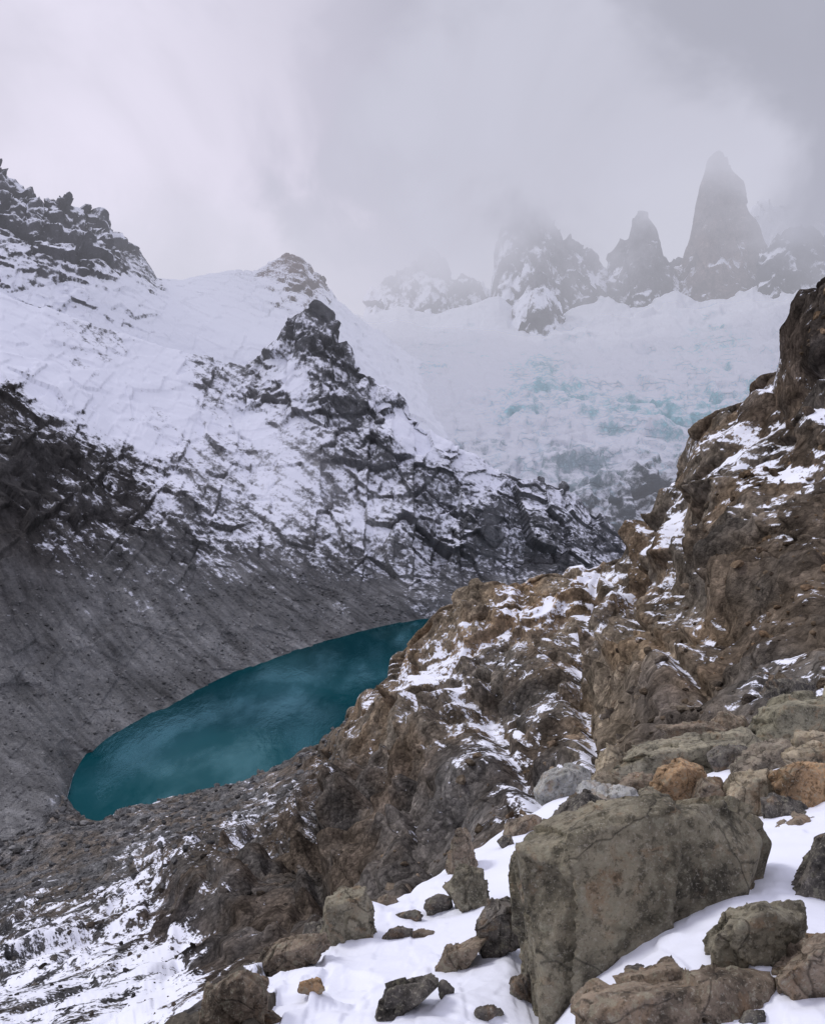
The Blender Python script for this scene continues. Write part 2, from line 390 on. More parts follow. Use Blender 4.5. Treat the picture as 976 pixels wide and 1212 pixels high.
gl_snow = [(450, 380, 1.2), (600, 385, 1.2), (750, 385, 1.2), (900, 375, 1.2), (976, 400, 1.1), (430, 420, 1.1), (500, 430, .75), (560, 415, .75), (560, 460, 1.), (600, 490, .55), (640, 455, .47), (690, 480, .5),
           (740, 495, .5), (800, 495, .42), (840, 492, .46), (700, 440, .9), (790, 440, .8), (850, 430, .66), (900, 440, .9), (850, 408, .7), (730, 425, .95), (860, 465, .95), (600, 520, 1.05), (680, 525, 1.05), (760, 530, .95), (820, 530, .9), (560, 545, .8),
           (600, 550, .75), (640, 555, .7), (700, 555, .7), (720, 575, .5), (760, 580, .2), (790, 575, .2), (740, 600, .25), (800, 545, .8), (500, 480, 1.1), (700, 640, .3), (850, 600, .3), (300, 400, 1.2), (300, 600, .9), (740, 550, .95)]
gl_tone = [(600, 450, *ICE), (700, 480, *ICE), (820, 490, *ICE), (500, 420, *ICE), (850, 420, *ICE), (600, 500, *ICE), (780, 500, *ICE), (700, 400, .4, .55, .6), (600, 540, .35, .45, .5), (700, 540, .35, .45, .5), (660, 530, .4, .5, .55), (760, 585, *RK), (790, 572, *RK), (850, 580, *RK), (700, 620, *RK), (540, 565, *RK)]
sheet('glacier', 'white hanging glacier with blue ice bands below the spires', glac_rows, (150, 1200), M_glac, 1.1, 1.4, lmax=300, lmin=9, ramp=.075, facets=(120, 60, 30, 16), famp=.2,
      snow=gl_snow, tone=gl_tone, ampc=[(0, 300, .2), (600, 380, .25), (450, 400, .3), (700, 430, .7), (700, 480, 1.), (700, 570, 1.3), (900, 600, 1.3)], seed=20, kslope=.6, kblot=.25, blot=90, sbias=.06, soft=1)

# ------------------------------------------------------------------ snowy far-left mountain
c_sil = [(-250, 120, 2000), (-150, 150, 1950), (-60, 160, 1900), (-20, 170, 1900), (0, 188, 1900), (8, 205, 1900), (15, 212, 1900), (30, 232, 1920), (42, 226, 1930), (50, 242, 1940), (60, 236, 1950), (70, 227, 1960), (84, 240, 1970), (92, 246, 1980), (100, 262, 1980),
         (112, 256, 2000), (120, 250, 2000), (130, 272, 2050), (140, 288, 2100), (160, 293, 2150), (172, 305, 2200), (185, 328, 2250), (215, 331, 2500), (250, 323, 2650), (280, 319, 2750), (300, 322, 2800), (318, 312, 2850), (335, 304, 2900), (345, 300, 2900), (358, 303, 2900), (368, 322, 2900), (380, 328, 2900),
         (395, 352, 2950), (430, 380, 3000), (500, 430, 3000), (580, 500, 3000)]
c_rows = [('off', 1, 0, 300, -350), ('sil', c_sil),
          [(-250, 250, 1800), (-150, 270, 1750), (0, 285, 1750), (100, 305, 1800), (185, 350, 1950), (300, 362, 2350), (400, 385, 2450), (580, 540, 2500)],
          [(-250, 340, 1650), (0, 335, 1680), (100, 355, 1700), (185, 390, 1780), (300, 410, 1950), (400, 430, 2100), (580, 580, 2200)],
          [(-250, 520, 1560), (0, 470, 1560), (300, 520, 1700), (400, 560, 1800), (580, 700, 1900)]]
DK = (.10, .10, .112)
c_snow = [(0, 200, .38), (0, 240, .45), (30, 260, .55), (70, 245, .48), (60, 290, .55), (0, 290, .62), (40, 318, .5), (100, 275, .55), (120, 270, .55), (150, 305, .3), (110, 310, .45), (170, 320, .35), (10, 330, .85), (80, 340, 1.1), (150, 345, 1.1), (220, 345, 1.2), (260, 340, 1.2), (250, 380, 1.2),
          (345, 310, .25), (320, 320, .35), (375, 335, .3), (340, 335, .55), (300, 325, .75), (300, 350, 1.2), (400, 370, 1.1), (400, 420, 1.1), (300, 400, 1.1), (0, 360, .95), (90, 390, .7), (150, 380, .8)]
sheet('mountain_slope', 'snow dusted dark rocky peak at upper left above a white snowfield', c_rows, (-250, 560), M_mount, 1.3, 1.2, lmax=110, lmin=6, ramp=.12, facets=(80, 35, 16), famp=.25,
      snow=c_snow, tone=[(0, 200, *DK), (100, 300, *DK), (200, 330, *DK), (340, 310, .18, .12, .11), (380, 330, .16, .12, .11), (300, 400, *DK)],
      ampc=[(0, 220, 1.0), (100, 280, .9), (0, 350, .4), (240, 330, .15), (260, 370, .12), (340, 310, .55), (300, 330, .4), (400, 380, .3), (150, 360, .25)], seed=31, kslope=1.0, kblot=.15, blot=40, sbias=.1, soft=0, stretch=1.8)

# ------------------------------------------------------------------ middle slope down to the lake
d_sil = [(-250, 300, 1500), (0, 345, 1500), (100, 380, 1550), (200, 410, 1600), (290, 432, 1620), (325, 415, 1600), (340, 402, 1600), (352, 384, 1590), (362, 370, 1580), (372, 366, 1570), (384, 372, 1560), (392, 385, 1550), (398, 400, 1540), (412, 410, 1530), (420, 430, 1510), (436, 438, 1490), (448, 456, 1470),
         (470, 470, 1440), (485, 490, 1420), (510, 514, 1400), (535, 532, 1390), (560, 536, 1380), (585, 556, 1380), (610, 562, 1380), (640, 570, 1380), (665, 576, 1380), (690, 598, 1380), (712, 612, 1380), (725, 632, 1380), (760, 655, 1380), (850, 690, 1380)]
shk = .955
d_rows = [('off', 1, 0, 160, -220), ('sil', d_sil),
          [(-250, 420, 1230), (0, 455, 1230), (60, 495, 1230), (130, 535, 1250), (200, 540, 1300), (300, 535, 1380), (372, 500, 1420), (430, 530, 1380), (480, 560, 1340), (560, 600, 1320), (640, 625, 1320), (700, 645, 1330), (850, 705, 1340)],
          [(-250, 560, 950), (0, 590, 960), (130, 640, 1020), (300, 655, 1160), (420, 662, 1210), (520, 670, 1250), (640, 674, 1270), (850, 712, 1290)],
          [(-250, 770, 700), (0, 800, 720), (75, 815, 750), (130, 785, 820), (250, 745, 950), (400, 718, 1100), (490, 710, 1150), (560, 706, 1170), (850, 716, 1190)],
          [(-250, 990, lakeY(990, shk)), (0, 982, lakeY(982, shk)), (50, 976, lakeY(976, shk)), (70, 968, lakeY(968, .98)), (79, 952, None), (84, 925, None), (97, 900, None), (130, 870, None), (200, 835, None), (300, 788, None), (400, 755, None), (500, 731, None), (560, 728, None), (850, 730, None)]]
d_rows.append(('off', -1, 0, -45, -6)); d_rows.append(('off', -2, 0, -120, -50))
BR = (.085, .079, .077); GR = (.19, .19, .19); CL = (.16, .167, .18)
d_snow = [(0, 350, 1.1), (0, 430, 1.0), (60, 400, .9), (90, 380, .5), (110, 410, .55), (150, 360, .8), (200, 420, 1.0), (250, 420, .35), (255, 450, .5), (300, 440, .45), (330, 440, .8), (375, 385, .18), (355, 395, .42), (400, 415, .25), (430, 445, .32), (395, 440, .42), (230, 400, 1.), (290, 500, .8), (200, 490, .85), (130, 480, .85), (60, 455, .9), (160, 450, .95),
          (0, 475, .15), (60, 530, .15), (130, 570, .28), (200, 560, .5), (260, 550, .55), (330, 530, .55), (350, 590, .47), (310, 570, .5), (390, 540, .38), (420, 490, .32), (350, 500, .55), (310, 465, .42), (455, 480, .55), (480, 500, .8), (500, 520, .95), (530, 540, .8), (590, 568, .6), (450, 520, .36), (440, 600, .5), (400, 610, .48), (510, 560, .36), (500, 585, .32), (560, 575, .48), (600, 610, .34), (600, 650, .3), (650, 600, .38), (690, 630, .38), (650, 640, .32),
          (520, 630, .42), (480, 640, .47), (470, 670, .38), (430, 660, .4), (300, 625, .4), (250, 600, .42), (200, 615, .33), (100, 600, .18), (0, 560, .03), (0, 700, -.1), (200, 680, .08), (300, 670, .15), (380, 690, .15), (400, 710, -.05), (100, 800, -.5), (300, 750, -.5), (0, 850, -.5), (450, 710, -.2), (550, 690, .22), (640, 670, .22), (0, 930, -.5), (40, 940, -.5), (64, 948, .2), (60, 900, -.5), (110, 860, -.5)]
d_tone = [(0, 480, .07, .064, .06), (60, 560, *BR), (150, 600, *BR), (300, 630, .12, .118, .12), (30, 640, .08, .072, .067), (100, 620, *BR), (380, 650, .12, .118, .12), (150, 680, .16, .16, .16), (0, 700, .13, .127, .126), (100, 740, *GR), (200, 720, *GR), (300, 720, *GR), (400, 735, *GR), (0, 800, .17, .17, .17), (60, 840, .17, .17, .17), (150, 800, *GR), (40, 900, .18, .18, .18), (430, 700, .16, .16, .163),
          (375, 400, .11, .113, .124), (440, 500, *CL), (520, 560, *CL), (600, 620, *CL), (680, 620, *CL), (550, 680, .14, .143, .152), (640, 680, .14, .143, .152), (300, 450, .14, .14, .152), (100, 400, .16, .16, .17), (280, 540, .28, .28, .295), (330, 560, .33, .33, .35), (350, 600, .31, .31, .33), (420, 620, .26, .26, .27)]
D = sheet('mountain_slope', 'dark rock and grey scree slope with patchy snow falling to the lake', d_rows, (-250, 850), M_mount, 1.15, 1.2, lmax=120, lmin=3, ramp=.10, facets=(75, 32, 14), famp=.24,
      snow=d_snow, tone=d_tone, ampc=[(0, 350, .15), (200, 400, .15), (160, 450, .15), (300, 420, .6), (375, 380, .9), (430, 450, .9), (500, 510, .4), (570, 545, .4), (650, 575, .5), (700, 610, .4), (550, 600, 1.0), (450, 530, 1.1), (650, 630, 1.0), (500, 640, .8), (300, 560, .25), (340, 560, .15), (420, 620, .35), (100, 480, .25), (60, 560, .8), (200, 620, .5), (100, 720, .12), (300, 710, .12), (0, 800, .12),
            (100, 860, .08), (200, 830, .06), (300, 785, .06), (400, 755, .05), (490, 733, .04), (450, 740, .04), (560, 724, .05), (75, 950, .05), (0, 960, .1), (600, 715, .15)], seed=42, kslope=.6, kblot=.18, blot=50, sbias=.06, tmul=1.0, desat=.4, soft=0, stretch=.65,
      streak=(.25, 20, (.75, -.55, -.42), 400, 560, .45))

# ------------------------------------------------------------------ lake
m, t = newmat('lake_water')
pos = t.n('ShaderNodeNewGeometry').outputs['Position']
n = t.noise(pos, .006, 3, .5, .2)
col = t.mix(t.mr(n, .35, .65), (.0, .028, .037, 1), (.001, .048, .058, 1))
rp = t.n('ShaderNodeMapping', {'Vector': pos, 'Scale': (1, .5, 1), 'Rotation': (0, 0, .6)}).outputs[0]
hb = t.m('ADD', t.noise(rp, .12, 5, .6), t.m('MULTIPLY', t.noise(rp, .9, 3, .5), .12))
bp = t.n('ShaderNodeBump', {'Height': hb, 'Strength': 1.0, 'Distance': .28}).outputs[0]
df = t.n('ShaderNodeBsdfDiffuse', {'Color': col}).outputs[0]
gs = t.n('ShaderNodeBsdfGlossy', {'Color': (.42, .84, .92, 1), 'Roughness': .06, 'Normal': bp}).outputs[0]
fr = t.n('ShaderNodeFresnel', {'IOR': 1.33, 'Normal': bp}).outputs[0]
off = t.n('ShaderNodeVectorMath', {0: rp, 1: (210., 340., 0.)}, operation='ADD').outputs[0]
refl_gain = t.mr(t.noise(off, .013, 5, .55, .1), .44, .62, .8, 2.2)  # pale reflection patches put in by noise that scales the glossy mix
t.n('ShaderNodeOutputMaterial', {'Surface': t.n('ShaderNodeMixShader', {0: t.m('MULTIPLY', fr, refl_gain, clamp=True), 1: df, 2: gs}).outputs[0]})
me = bpy.data.meshes.new('lake'); me.from_pydata([(-900, 350, LAKE), (500, 350, LAKE), (500, 1500, LAKE), (-900, 1500, LAKE)], [], [(0, 1, 2, 3)]); me.materials.append(m)
o = bpy.data.objects.new('lake', me); C.objects.link(o); o['kind'] = 'structure'; o['label'] = 'deep teal glacial lake lying below the scree slope'

# ------------------------------------------------------------------ right-hand brown ridge and moraine
g_sil = [(-250, 1012, lakeY(1012, shk)), (-100, 1006, lakeY(1006, shk)), (0, 996, lakeY(996, shk)), (40, 975, lakeY(975, .96)), (62, 945, lakeY(945, .975)), (74, 938, lakeY(938, .985)), (84, 954, lakeY(954, .985)), (96, 966, lakeY(966, .985)), (118, 968, lakeY(968, .985)), (180, 950, lakeY(950, .985)), (260, 930, lakeY(930, .985)), (330, 905, lakeY(905, .985)), (372, 882, 590), (392, 868, 540), (404, 858, 480), (418, 842, 440), (436, 824, 400), (452, 808, 370), (466, 795, 340), (472, 778, 330), (486, 758, 310), (496, 740, 300), (508, 724, 295), (524, 714, 290), (540, 708, 285),
         (560, 698, 280), (600, 690, 280), (625, 678, 280), (640, 672, 280), (665, 674, 278), (690, 668, 275), (715, 662, 272), (740, 648, 265), (752, 630, 260), (770, 618, 250), (780, 602, 245), (796, 592, 240), (803, 572, 232), (815, 558, 225), (820, 530, 215), (826, 508, 208), (838, 500, 202), (850, 482, 196), (872, 476, 190), (888, 470, 184), (894, 452, 180), (908, 440, 175), (928, 436, 168),
         (932, 415, 160), (938, 392, 155), (948, 376, 150), (956, 352, 146), (966, 346, 143), (972, 334, 140), (980, 326, 138), (1000, 310, 134), (1080, 280, 125), (1200, 240, 120)]
g_rows = [('off', 1, 0, 60, -90), ('sil', g_sil),
          [(-250, 1050, 480), (0, 1035, 470), (100, 1008, 465), (200, 982, 465), (300, 948, 480), (372, 925, 420), (400, 915, 350), (470, 860, 285), (560, 775, 250), (640, 745, 240), (700, 735, 225), (760, 722, 205), (850, 620, 155), (930, 545, 128), (976, 500, 112), (1200, 400, 100)],
          [(-250, 1100, 320), (0, 1090, 300), (100, 1060, 300), (200, 1032, 300), (300, 1005, 280), (372, 1010, 220), (400, 1010, 190), (500, 930, 185), (600, 860, 175), (700, 830, 150), (800, 775, 118), (900, 700, 92), (976, 670, 82), (1200, 600, 75)],
          [(-250, 1160, 190), (0, 1150, 180), (200, 1120, 160), (300, 1090, 140), (372, 1075, 125), (450, 1050, 110), (600, 970, 90), (700, 900, 75), (800, 850, 62), (900, 815, 52), (976, 800, 46), (1200, 750, 42)],
          [(-250, 1260, 85), (0, 1240, 85), (200, 1225, 70), (372, 1150, 62), (500, 1090, 52), (650, 990, 44), (800, 920, 37), (976, 865, 32), (1200, 820, 30)],
          [(-250, 1500, 45), (0, 1480, 45), (200, 1440, 40), (372, 1330, 36), (500, 1240, 32), (650, 1110, 29), (800, 1040, 26), (976, 960, 24), (1200, 900, 22)]]
g_snow = [(976, 345, .0), (950, 390, .0), (930, 440, .15), (900, 450, .25), (850, 500, .18), (880, 520, .22), (800, 600, .22), (850, 600, .18), (790, 640, .3), (950, 500, .12), (950, 620, .15), (880, 680, .18), (740, 665, .32), (700, 675, .5), (720, 700, .4), (650, 715, .5), (680, 720, .45), (600, 740, .45), (620, 755, .35), (560, 720, .15), (530, 770, .4), (570, 760, .25), (680, 800, .2), (640, 700, .25),
          (560, 830, .38), (510, 810, .32), (600, 830, .32), (640, 800, .22), (500, 740, .05), (480, 860, .13), (480, 920, .08), (430, 950, .0), (400, 1000, -.1), (480, 1010, .05), (560, 930, .15), (600, 950, .2), (640, 900, .28), (330, 940, .3), (350, 970, .25), (290, 990, .42), (200, 1040, .48), (150, 1080, .52), (100, 1120, .52), (30, 1080, .3), (0, 1040, -.1), (100, 1010, -.2), (0, 1000, -.2), (250, 950, -.1), (340, 905, .02),
          (50, 1180, .52), (20, 1140, .5), (140, 1200, .52), (200, 1160, .52), (230, 1020, .15), (220, 1080, .2), (260, 1100, .15), (330, 1060, .0), (300, 1150, .1), (800, 750, .05), (760, 820, -.05), (850, 800, .15), (900, 770, .1), (976, 740, .05), (950, 820, .4), (900, 830, .35), (740, 740, .15)]
B1 = (.125, .104, .08); OC = (.18, .143, .098); DB = (.075, .068, .06); MG = (.11, .11, .111)
g_tone = [(976, 350, .04, .038, .038), (940, 400, .045, .04, .038), (900, 470, .08, .067, .056), (850, 520, *B1), (950, 520, .07, .061, .052), (800, 620, *B1), (900, 600, *B1), (960, 650, *DB), (880, 720, .08, .071, .06), (830, 760, .13, .106, .078), (770, 800, *OC), (740, 760, .11, .092, .072), (790, 850, .11, .092, .076), (720, 860, *OC), (900, 790, *DB), (560, 710, *OC), (640, 690, *OC), (520, 750, .16, .124, .085), (500, 730, *OC), (600, 800, .11, .097, .08), (640, 860, *DB),
          (460, 820, *B1), (430, 870, *B1), (500, 880, .13, .11, .084), (560, 880, *B1), (480, 960, .09, .08, .071), (420, 1000, *DB), (560, 970, .092, .086, .08), (620, 930, .065, .06, .058), (370, 950, .07, .062, .056), (340, 1000, *DB), (250, 1050, *DB), (200, 1100, .055, .05, .049), (300, 1100, .066, .06, .055), (0, 1010, *MG), (150, 980, *MG), (300, 935, .11, .11, .11), (100, 1040, .09, .09, .09), (0, 1100, .07, .07, .072), (50, 1180, .065, .065, .066), (150, 1190, .065, .064, .062), (350, 1150, .07, .064, .058)]
G = sheet('rock_ridge', 'brown rocky ridge with snow patches rising to the right above the lake', g_rows, (-250, 1200), M_ridge, 1.0, 1.2, lmax=42, lmin=.3, ramp=.04, facets=(36, 20, 11, 6, 3, 1.6, .9), famp=.42, fw=(1.6, .65),
      snow=g_snow, tone=g_tone, ampc=[(0, 1000, .12), (200, 950, .12), (330, 905, .15), (400, 865, .4), (500, 800, .6), (500, 730, .4), (640, 700, .4), (640, 672, .3), (600, 760, .6), (800, 600, .7), (820, 540, .5), (976, 400, .7), (930, 420, .4), (900, 650, .9), (780, 800, .95), (500, 950, 1.), (420, 1000, 1.0), (300, 1080, .7), (150, 1040, .35), (50, 1150, .4), (200, 1180, .5), (700, 880, .6), (950, 830, .5), (600, 1000, .6), (100, 1010, .15)],
      seed=61, kslope=.6, kblot=.22, blot=16, near=.13, sbias=.0, tmul=1.55, desat=.15, soft=2, fore=True, fineblot=(3.5, .24),
      streak=(.28, 5.0, (-.7, -1, .6), 230, 380, .08),
      bumps=[(520, 890, 75, 11), (430, 930, 50, 8), (775, 780, 60, 6), (900, 640, 80, 6), (620, 800, 45, 4), (870, 560, 50, 4), (240, 1040, 50, 8)],
      gullies=[([(705, 675), (690, 730), (684, 800), (694, 880), (700, 920)], 8, 3, .22), ([(650, 720), (600, 745), (540, 780), (500, 805)], 12, 2, .1), ([(735, 690), (760, 730), (840, 830)], 8, 2, .05), ([(560, 830), (600, 890), (640, 960)], 12, 3, .12), ([(390, 890), (375, 960), (380, 1060)], 12, 7, .0), ([(960, 450), (900, 570), (870, 640)], 9, 3, .1)])

# ------------------------------------------------------------------ foreground snow slope
h_sil = [(-250, 1480, 4.2), (100, 1340, 5), (200, 1250, 6), (240, 1205, 6.5), (262, 1190, 7), (300, 1150, 8), (330, 1132, 8.5), (360, 1118, 9), (400, 1105, 9.7), (440, 1078, 10.5), (480, 1062, 11.5), (520, 1035, 12.5), (560, 1012, 13.7), (600, 985, 15), (660, 950, 17), (700, 930, 18), (760, 908, 19), (880, 868, 20), (976, 845, 19), (1200, 800, 18)]
h_rows = [('off', 1, 0, 5, -11), ('sil', h_sil),
          [(-250, 1520, 3.8), (100, 1400, 4.4), (200, 1300, 5.2), (300, 1215, 6), (440, 1130, 8), (520, 1090, 9.5), (600, 1050, 10.5), (700, 1010, 10), (800, 985, 10), (900, 965, 10.5), (976, 950, 10.5), (1200, 900, 11)],
          [(-250, 1600, 3), (200, 1370, 4), (300, 1290, 4.8), (440, 1190, 6.2), (600, 1150, 6.6), (650, 1200, 6.0), (700, 1165, 5.5), (740, 1145, 5.4), (800, 1110, 5.5), (870, 1070, 5.8), (920, 1045, 6.2), (976, 1030, 6.6), (1200, 1010, 6.6)],
          [(-250, 1750, 2.2), (200, 1470, 3), (440, 1310, 4.2), (600, 1270, 5.0), (660, 1290, 4.8), (800, 1240, 4.3), (976, 1225, 4.2), (1200, 1215, 4.2)],
          [(-250, 2300, 1.2), (440, 2000, 1.6), (1200, 1900, 1.7)]]
h_snow = [(240, 1205, .1), (280, 1180, .2), (300, 1200, .45), (330, 1180, .9), (330, 1135, .3), (400, 1110, .45), (390, 1150, 1.), (460, 1090, .9), (480, 1130, 1.1), (540, 1060, 1.), (600, 1010, 1.), (640, 970, .9), (420, 1200, 1.1), (560, 1180, 1.1), (600, 1120, 1.1), (480, 1180, .9), (700, 1190, 1.1), (800, 1150, 1.1), (900, 1050, 1.1), (950, 1000, 1.), (940, 1100, 1.1), (960, 1200, 1.),
          (700, 940, .7), (760, 915, .6), (880, 890, .6), (976, 860, .6), (976, 900, .6), (850, 950, .7), (760, 945, .8), (930, 990, .9), (100, 1350, .2)]
Hs = sheet('snow_slope', 'clean white snow bank in the foreground between boulders', h_rows, (-250, 1200), M_fore, 2.0, 2.0, lmax=3.2, lmin=.05, ramp=.05, facets=(.9, .4), famp=.07,
      snow=h_snow, tone=[(300, 1200, .09, .08, .065), (700, 1000, .04, .036, .03), (900, 900, .04, .036, .03)],
      ampc=[(260, 1190, 2.2), (330, 1130, 1.6), (400, 1110, 1.2), (450, 1150, .5), (600, 1100, .5), (600, 1000, .6), (800, 1150, .5), (950, 1050, .5), (700, 940, 1.2), (900, 880, 1.4)], seed=77, kslope=.5, kblot=.12, blot=.8, near=.3)
HP, Hx, Hy = Hs[1], *proj(Hs[1])
front = HP[:, 1] < 40
def groundY(px, py):
    d = (Hx - px) ** 2 + (Hy - py) ** 2 + np.where(front, 0, 1e9)
    return float(HP[int(np.argmin(d)), 1])

# ------------------------------------------------------------------ boulders
m, t = newmat('boulder_rock'); M_boulder = m
tc = t.n('ShaderNodeTexCoord').outputs['Object']; oi = t.n('ShaderNodeObjectInfo')
rnd = t.m('MULTIPLY', oi.outputs['Random'], 40)
vec = t.n('ShaderNodeVectorMath', {0: tc, 1: t.n('ShaderNodeCombineXYZ', {0: rnd, 1: rnd, 2: rnd}).outputs[0]}, operation='ADD').outputs[0]
n1 = t.noise(vec, 1.6, 9, .66); n2 = t.noise(vec, 9, 6, .72); n3 = t.noise(vec, 2.6, 5, .65, .8); n4 = t.noise(vec, 34, 4, .7)
v = t.mr(n1, .34, .66, .4, 1.7, False)
rc = t.mix(1.0, oi.outputs['Color'], t.n('ShaderNodeCombineColor', {0: v, 1: v, 2: v}).outputs[0], 'MULTIPLY')
rc = t.mix(t.mr(n3, .54, .66, 0, .65), rc, (.25, .165, .095, 1))
rc = t.mix(t.mr(n3, .46, .36, 0, .6), rc, t.mix(1.0, rc, (.4, .41, .4, 1), 'MULTIPLY'))
rc = t.mix(t.mr(n2, .52, .59, 0, .7), rc, t.mix(1.0, rc, (.3, .3, .29, 1), 'MULTIPLY'))
rc = t.mix(t.mr(n2, .455, .40, 0, .5), rc, (.30, .285, .205, 1))
rc = t.mix(t.mr(n4, .57, .63, 0, .55), rc, (.38, .35, .28, 1))
rc = t.mix(t.mr(n4, .42, .36, 0, .5), rc, t.mix(1.0, rc, (.4, .4, .4, 1), 'MULTIPLY'))
vo = t.n('ShaderNodeTexVoronoi', {'Vector': t.n('ShaderNodeVectorMath', {0: vec, 1: t.n('ShaderNodeTexNoise', {'Vector': vec, 'Scale': 1.2, 'Detail': 2.0}).outputs['Color']}, operation='ADD').outputs[0], 'Scale': .8}, feature='DISTANCE_TO_EDGE').outputs['Distance']
cr = t.mr(vo, .0, .012)
rc = t.mix(cr, t.mix(1.0, rc, (.5, .5, .5, 1), 'MULTIPLY'), rc)
hb = t.m('ADD', t.m('ADD', n1, t.m('MULTIPLY', n2, .25)), t.m('ADD', t.m('MULTIPLY', n4, .05), t.m('MULTIPLY', cr, .06)))
bp = t.n('ShaderNodeBump', {'Height': hb, 'Strength': 1.0, 'Distance': .12}).outputs[0]
rock = t.n('ShaderNodeBsdfPrincipled', {'Base Color': rc, 'Roughness': .82, 'Specular IOR Level': .3, 'Normal': bp}).outputs[0]
nz = t.n('ShaderNodeSeparateXYZ', {0: t.n('ShaderNodeNewGeometry').outputs['Normal']}).outputs[2]
sm_ = t.m('ADD', t.m('ADD', t.m('MULTIPLY', nz, .6), oi.outputs['Alpha']), t.m('MULTIPLY', t.m('SUBTRACT', n3, .5), 1.1))
sm_ = t.m('ADD', sm_, t.m('MULTIPLY', t.m('SUBTRACT', n2, .5), .5))
mask = t.mr(sm_, .95, 1.05)
snow = t.n('ShaderNodeBsdfDiffuse', {'Color': SNOW}).outputs[0]
t.n('ShaderNodeOutputMaterial', {'Surface': t.n('ShaderNodeMixShader', {0: mask, 1: rock, 2: snow}).outputs[0]})

_ico = {}
def ico(sub):
    if sub not in _ico:
        bm = bmesh.new(); bmesh.ops.create_icosphere(bm, subdivisions=sub, radius=1)
        _ico[sub] = (np.array([v.co[:] for v in bm.verts]), [[v.index for v in f.verts] for f in bm.faces]); bm.free()
    return _ico[sub]
def hullrock(pts, sub, seed, p=16, rough=.06, fac=.1):
    lo_, hi_ = pts.min(0), pts.max(0); c = (lo_ + hi_) / 2; s = (hi_ - lo_) / 2
    q = (pts - c) / s
    bm = bmesh.new()
    for a in q: bm.verts.new(a)
    bmesh.ops.convex_hull(bm, input=bm.verts); bm.normal_update()
    pl = {}
    for f in bm.faces:
        nn = f.normal.copy(); d = nn.dot(f.verts[0].co)
        if d < 0: nn.negate(); d = -d
        if d > .02: pl[tuple(round(x * 2.2) for x in nn)] = (nn[:], d)
    bm.free()
    Np = np.array([a for a, b in pl.values()]); dp = np.array([b for a, b in pl.values()])
    V, Fc = ico(sub)
    dt = V @ Np.T
    inv = np.where(dt > 1e-3, dt / dp, 0)
    mx = inv.max(1, keepdims=True)
    r = 1 / (mx[:, 0] * (((inv / mx) ** p).sum(1)) ** (1 / p))
    P = V * np.minimum(r, 1.7)[:, None]
    Pm = P * s; sz = float(s.mean())
    wq = .06 * np.stack([fbm(Pm, sz * .8, 3, seed + 5 + k) for k in range(3)], -1)
    h = rough * sz * (fbm(Pm, sz * 1.0, 7, seed, .58)) + fac * sz * (facet(Pm / (sz * 1.0) + wq, seed) + .5 * facet(Pm / (sz * .45) + wq, seed + 1) + .2 * facet(Pm / (sz * .2) + wq, seed + 2))
    nrm = P / np.linalg.norm(P, axis=1, keepdims=True)
    return Pm + nrm * h[:, None], Fc, c
random.seed(5)
OL = (.19, .17, .122); OR = (.34, .22, .12); GY = (.36, .36, .34); DKR = (.12, .108, .093); BN = (.21, .165, .12); TAN = (.36, .30, .21)
def boulder(label, outline, Y=None, tint=OL, snow=0.0, thick=.8, cat='boulder', name='boulder', seed=None, sub=6, tilt=.12, group=None, p=140, rough=.03, fac=.16, low=0.0):
    seed = seed if seed is not None else random.randint(1, 9999); rg = random.Random(seed)
    if len(outline) == 4 and not isinstance(outline[0], tuple):
        x0, y0, x1, y1 = outline; y0 += low * (y1 - y0)
        cx, cy = (x0 + x1) / 2, (y0 + y1) / 2; n = rg.choice((5, 6, 7)); a0 = rg.random()
        outline = []
        for i in range(n):
            a = 2 * math.pi * (i + a0 + rg.uniform(-.3, .3)) / n
            rr = rg.uniform(.95, 1.25) / (abs(math.cos(a)) ** 3 + abs(math.sin(a)) ** 3) ** (1 / 3)
            outline.append((cx + (x1 - x0) / 2 * rr * math.cos(a), cy + (y1 - y0) / 2 * rr * math.sin(a)))
    xs = [q[0] for q in outline]; ys = [q[1] for q in outline]
    cx, cy = sum(xs) / len(xs), sum(ys) / len(ys)
    wid0, h0 = max(xs) - min(xs), max(ys) - min(ys)
    sink = Y is None
    if sink:
        Y = groundY(cx, max(ys) - .1 * h0)
        outline = [(x + (x - cx) * .15 * (y > cy), y + (.35 * h0 if y > cy + .1 * h0 else 0)) for x, y in outline]
    wid = wid0 / F * Y; hgt = h0 / F * Y
    th = thick * min(wid, hgt * 1.6)
    Yc = Y + th * (.42 if sink else .3)
    pts = [W(x, y, Yc + rg.uniform(-.25, .25) * th) for x, y in outline]
    off = rg.random()
    for q, (x, y) in enumerate(outline):
        if (q + int(off * 2)) % 2 == 0 or len(outline) < 6:
            k = rg.uniform(.8, .97)
            pts.append(W(cx + (x - cx) * k, cy + (y - cy) * k + tilt * h0, Yc - th * rg.uniform(.3, .6)))
            pts.append(W(cx + (x - cx) * k, cy + (y - cy) * k - tilt * .2 * h0, Yc + th * rg.uniform(.4, .55)))
    P, Fc, c = hullrock(np.array(pts), sub, seed, p, rough, fac)
    me = bpy.data.meshes.new(name); me.from_pydata(P.tolist(), [], Fc); me.materials.append(M_boulder)
    me.polygons.foreach_set('use_smooth', np.ones(len(Fc), bool)); me.update()
    o = bpy.data.objects.new(name, me); C.objects.link(o); o.location = c.tolist(); o.color = (*tint, snow)
    o['label'] = label; o['category'] = cat
    if group: o['group'] = group
    return o
BG = 'large boulders piled on the ridge'; SG = 'stones poking out of the snow'
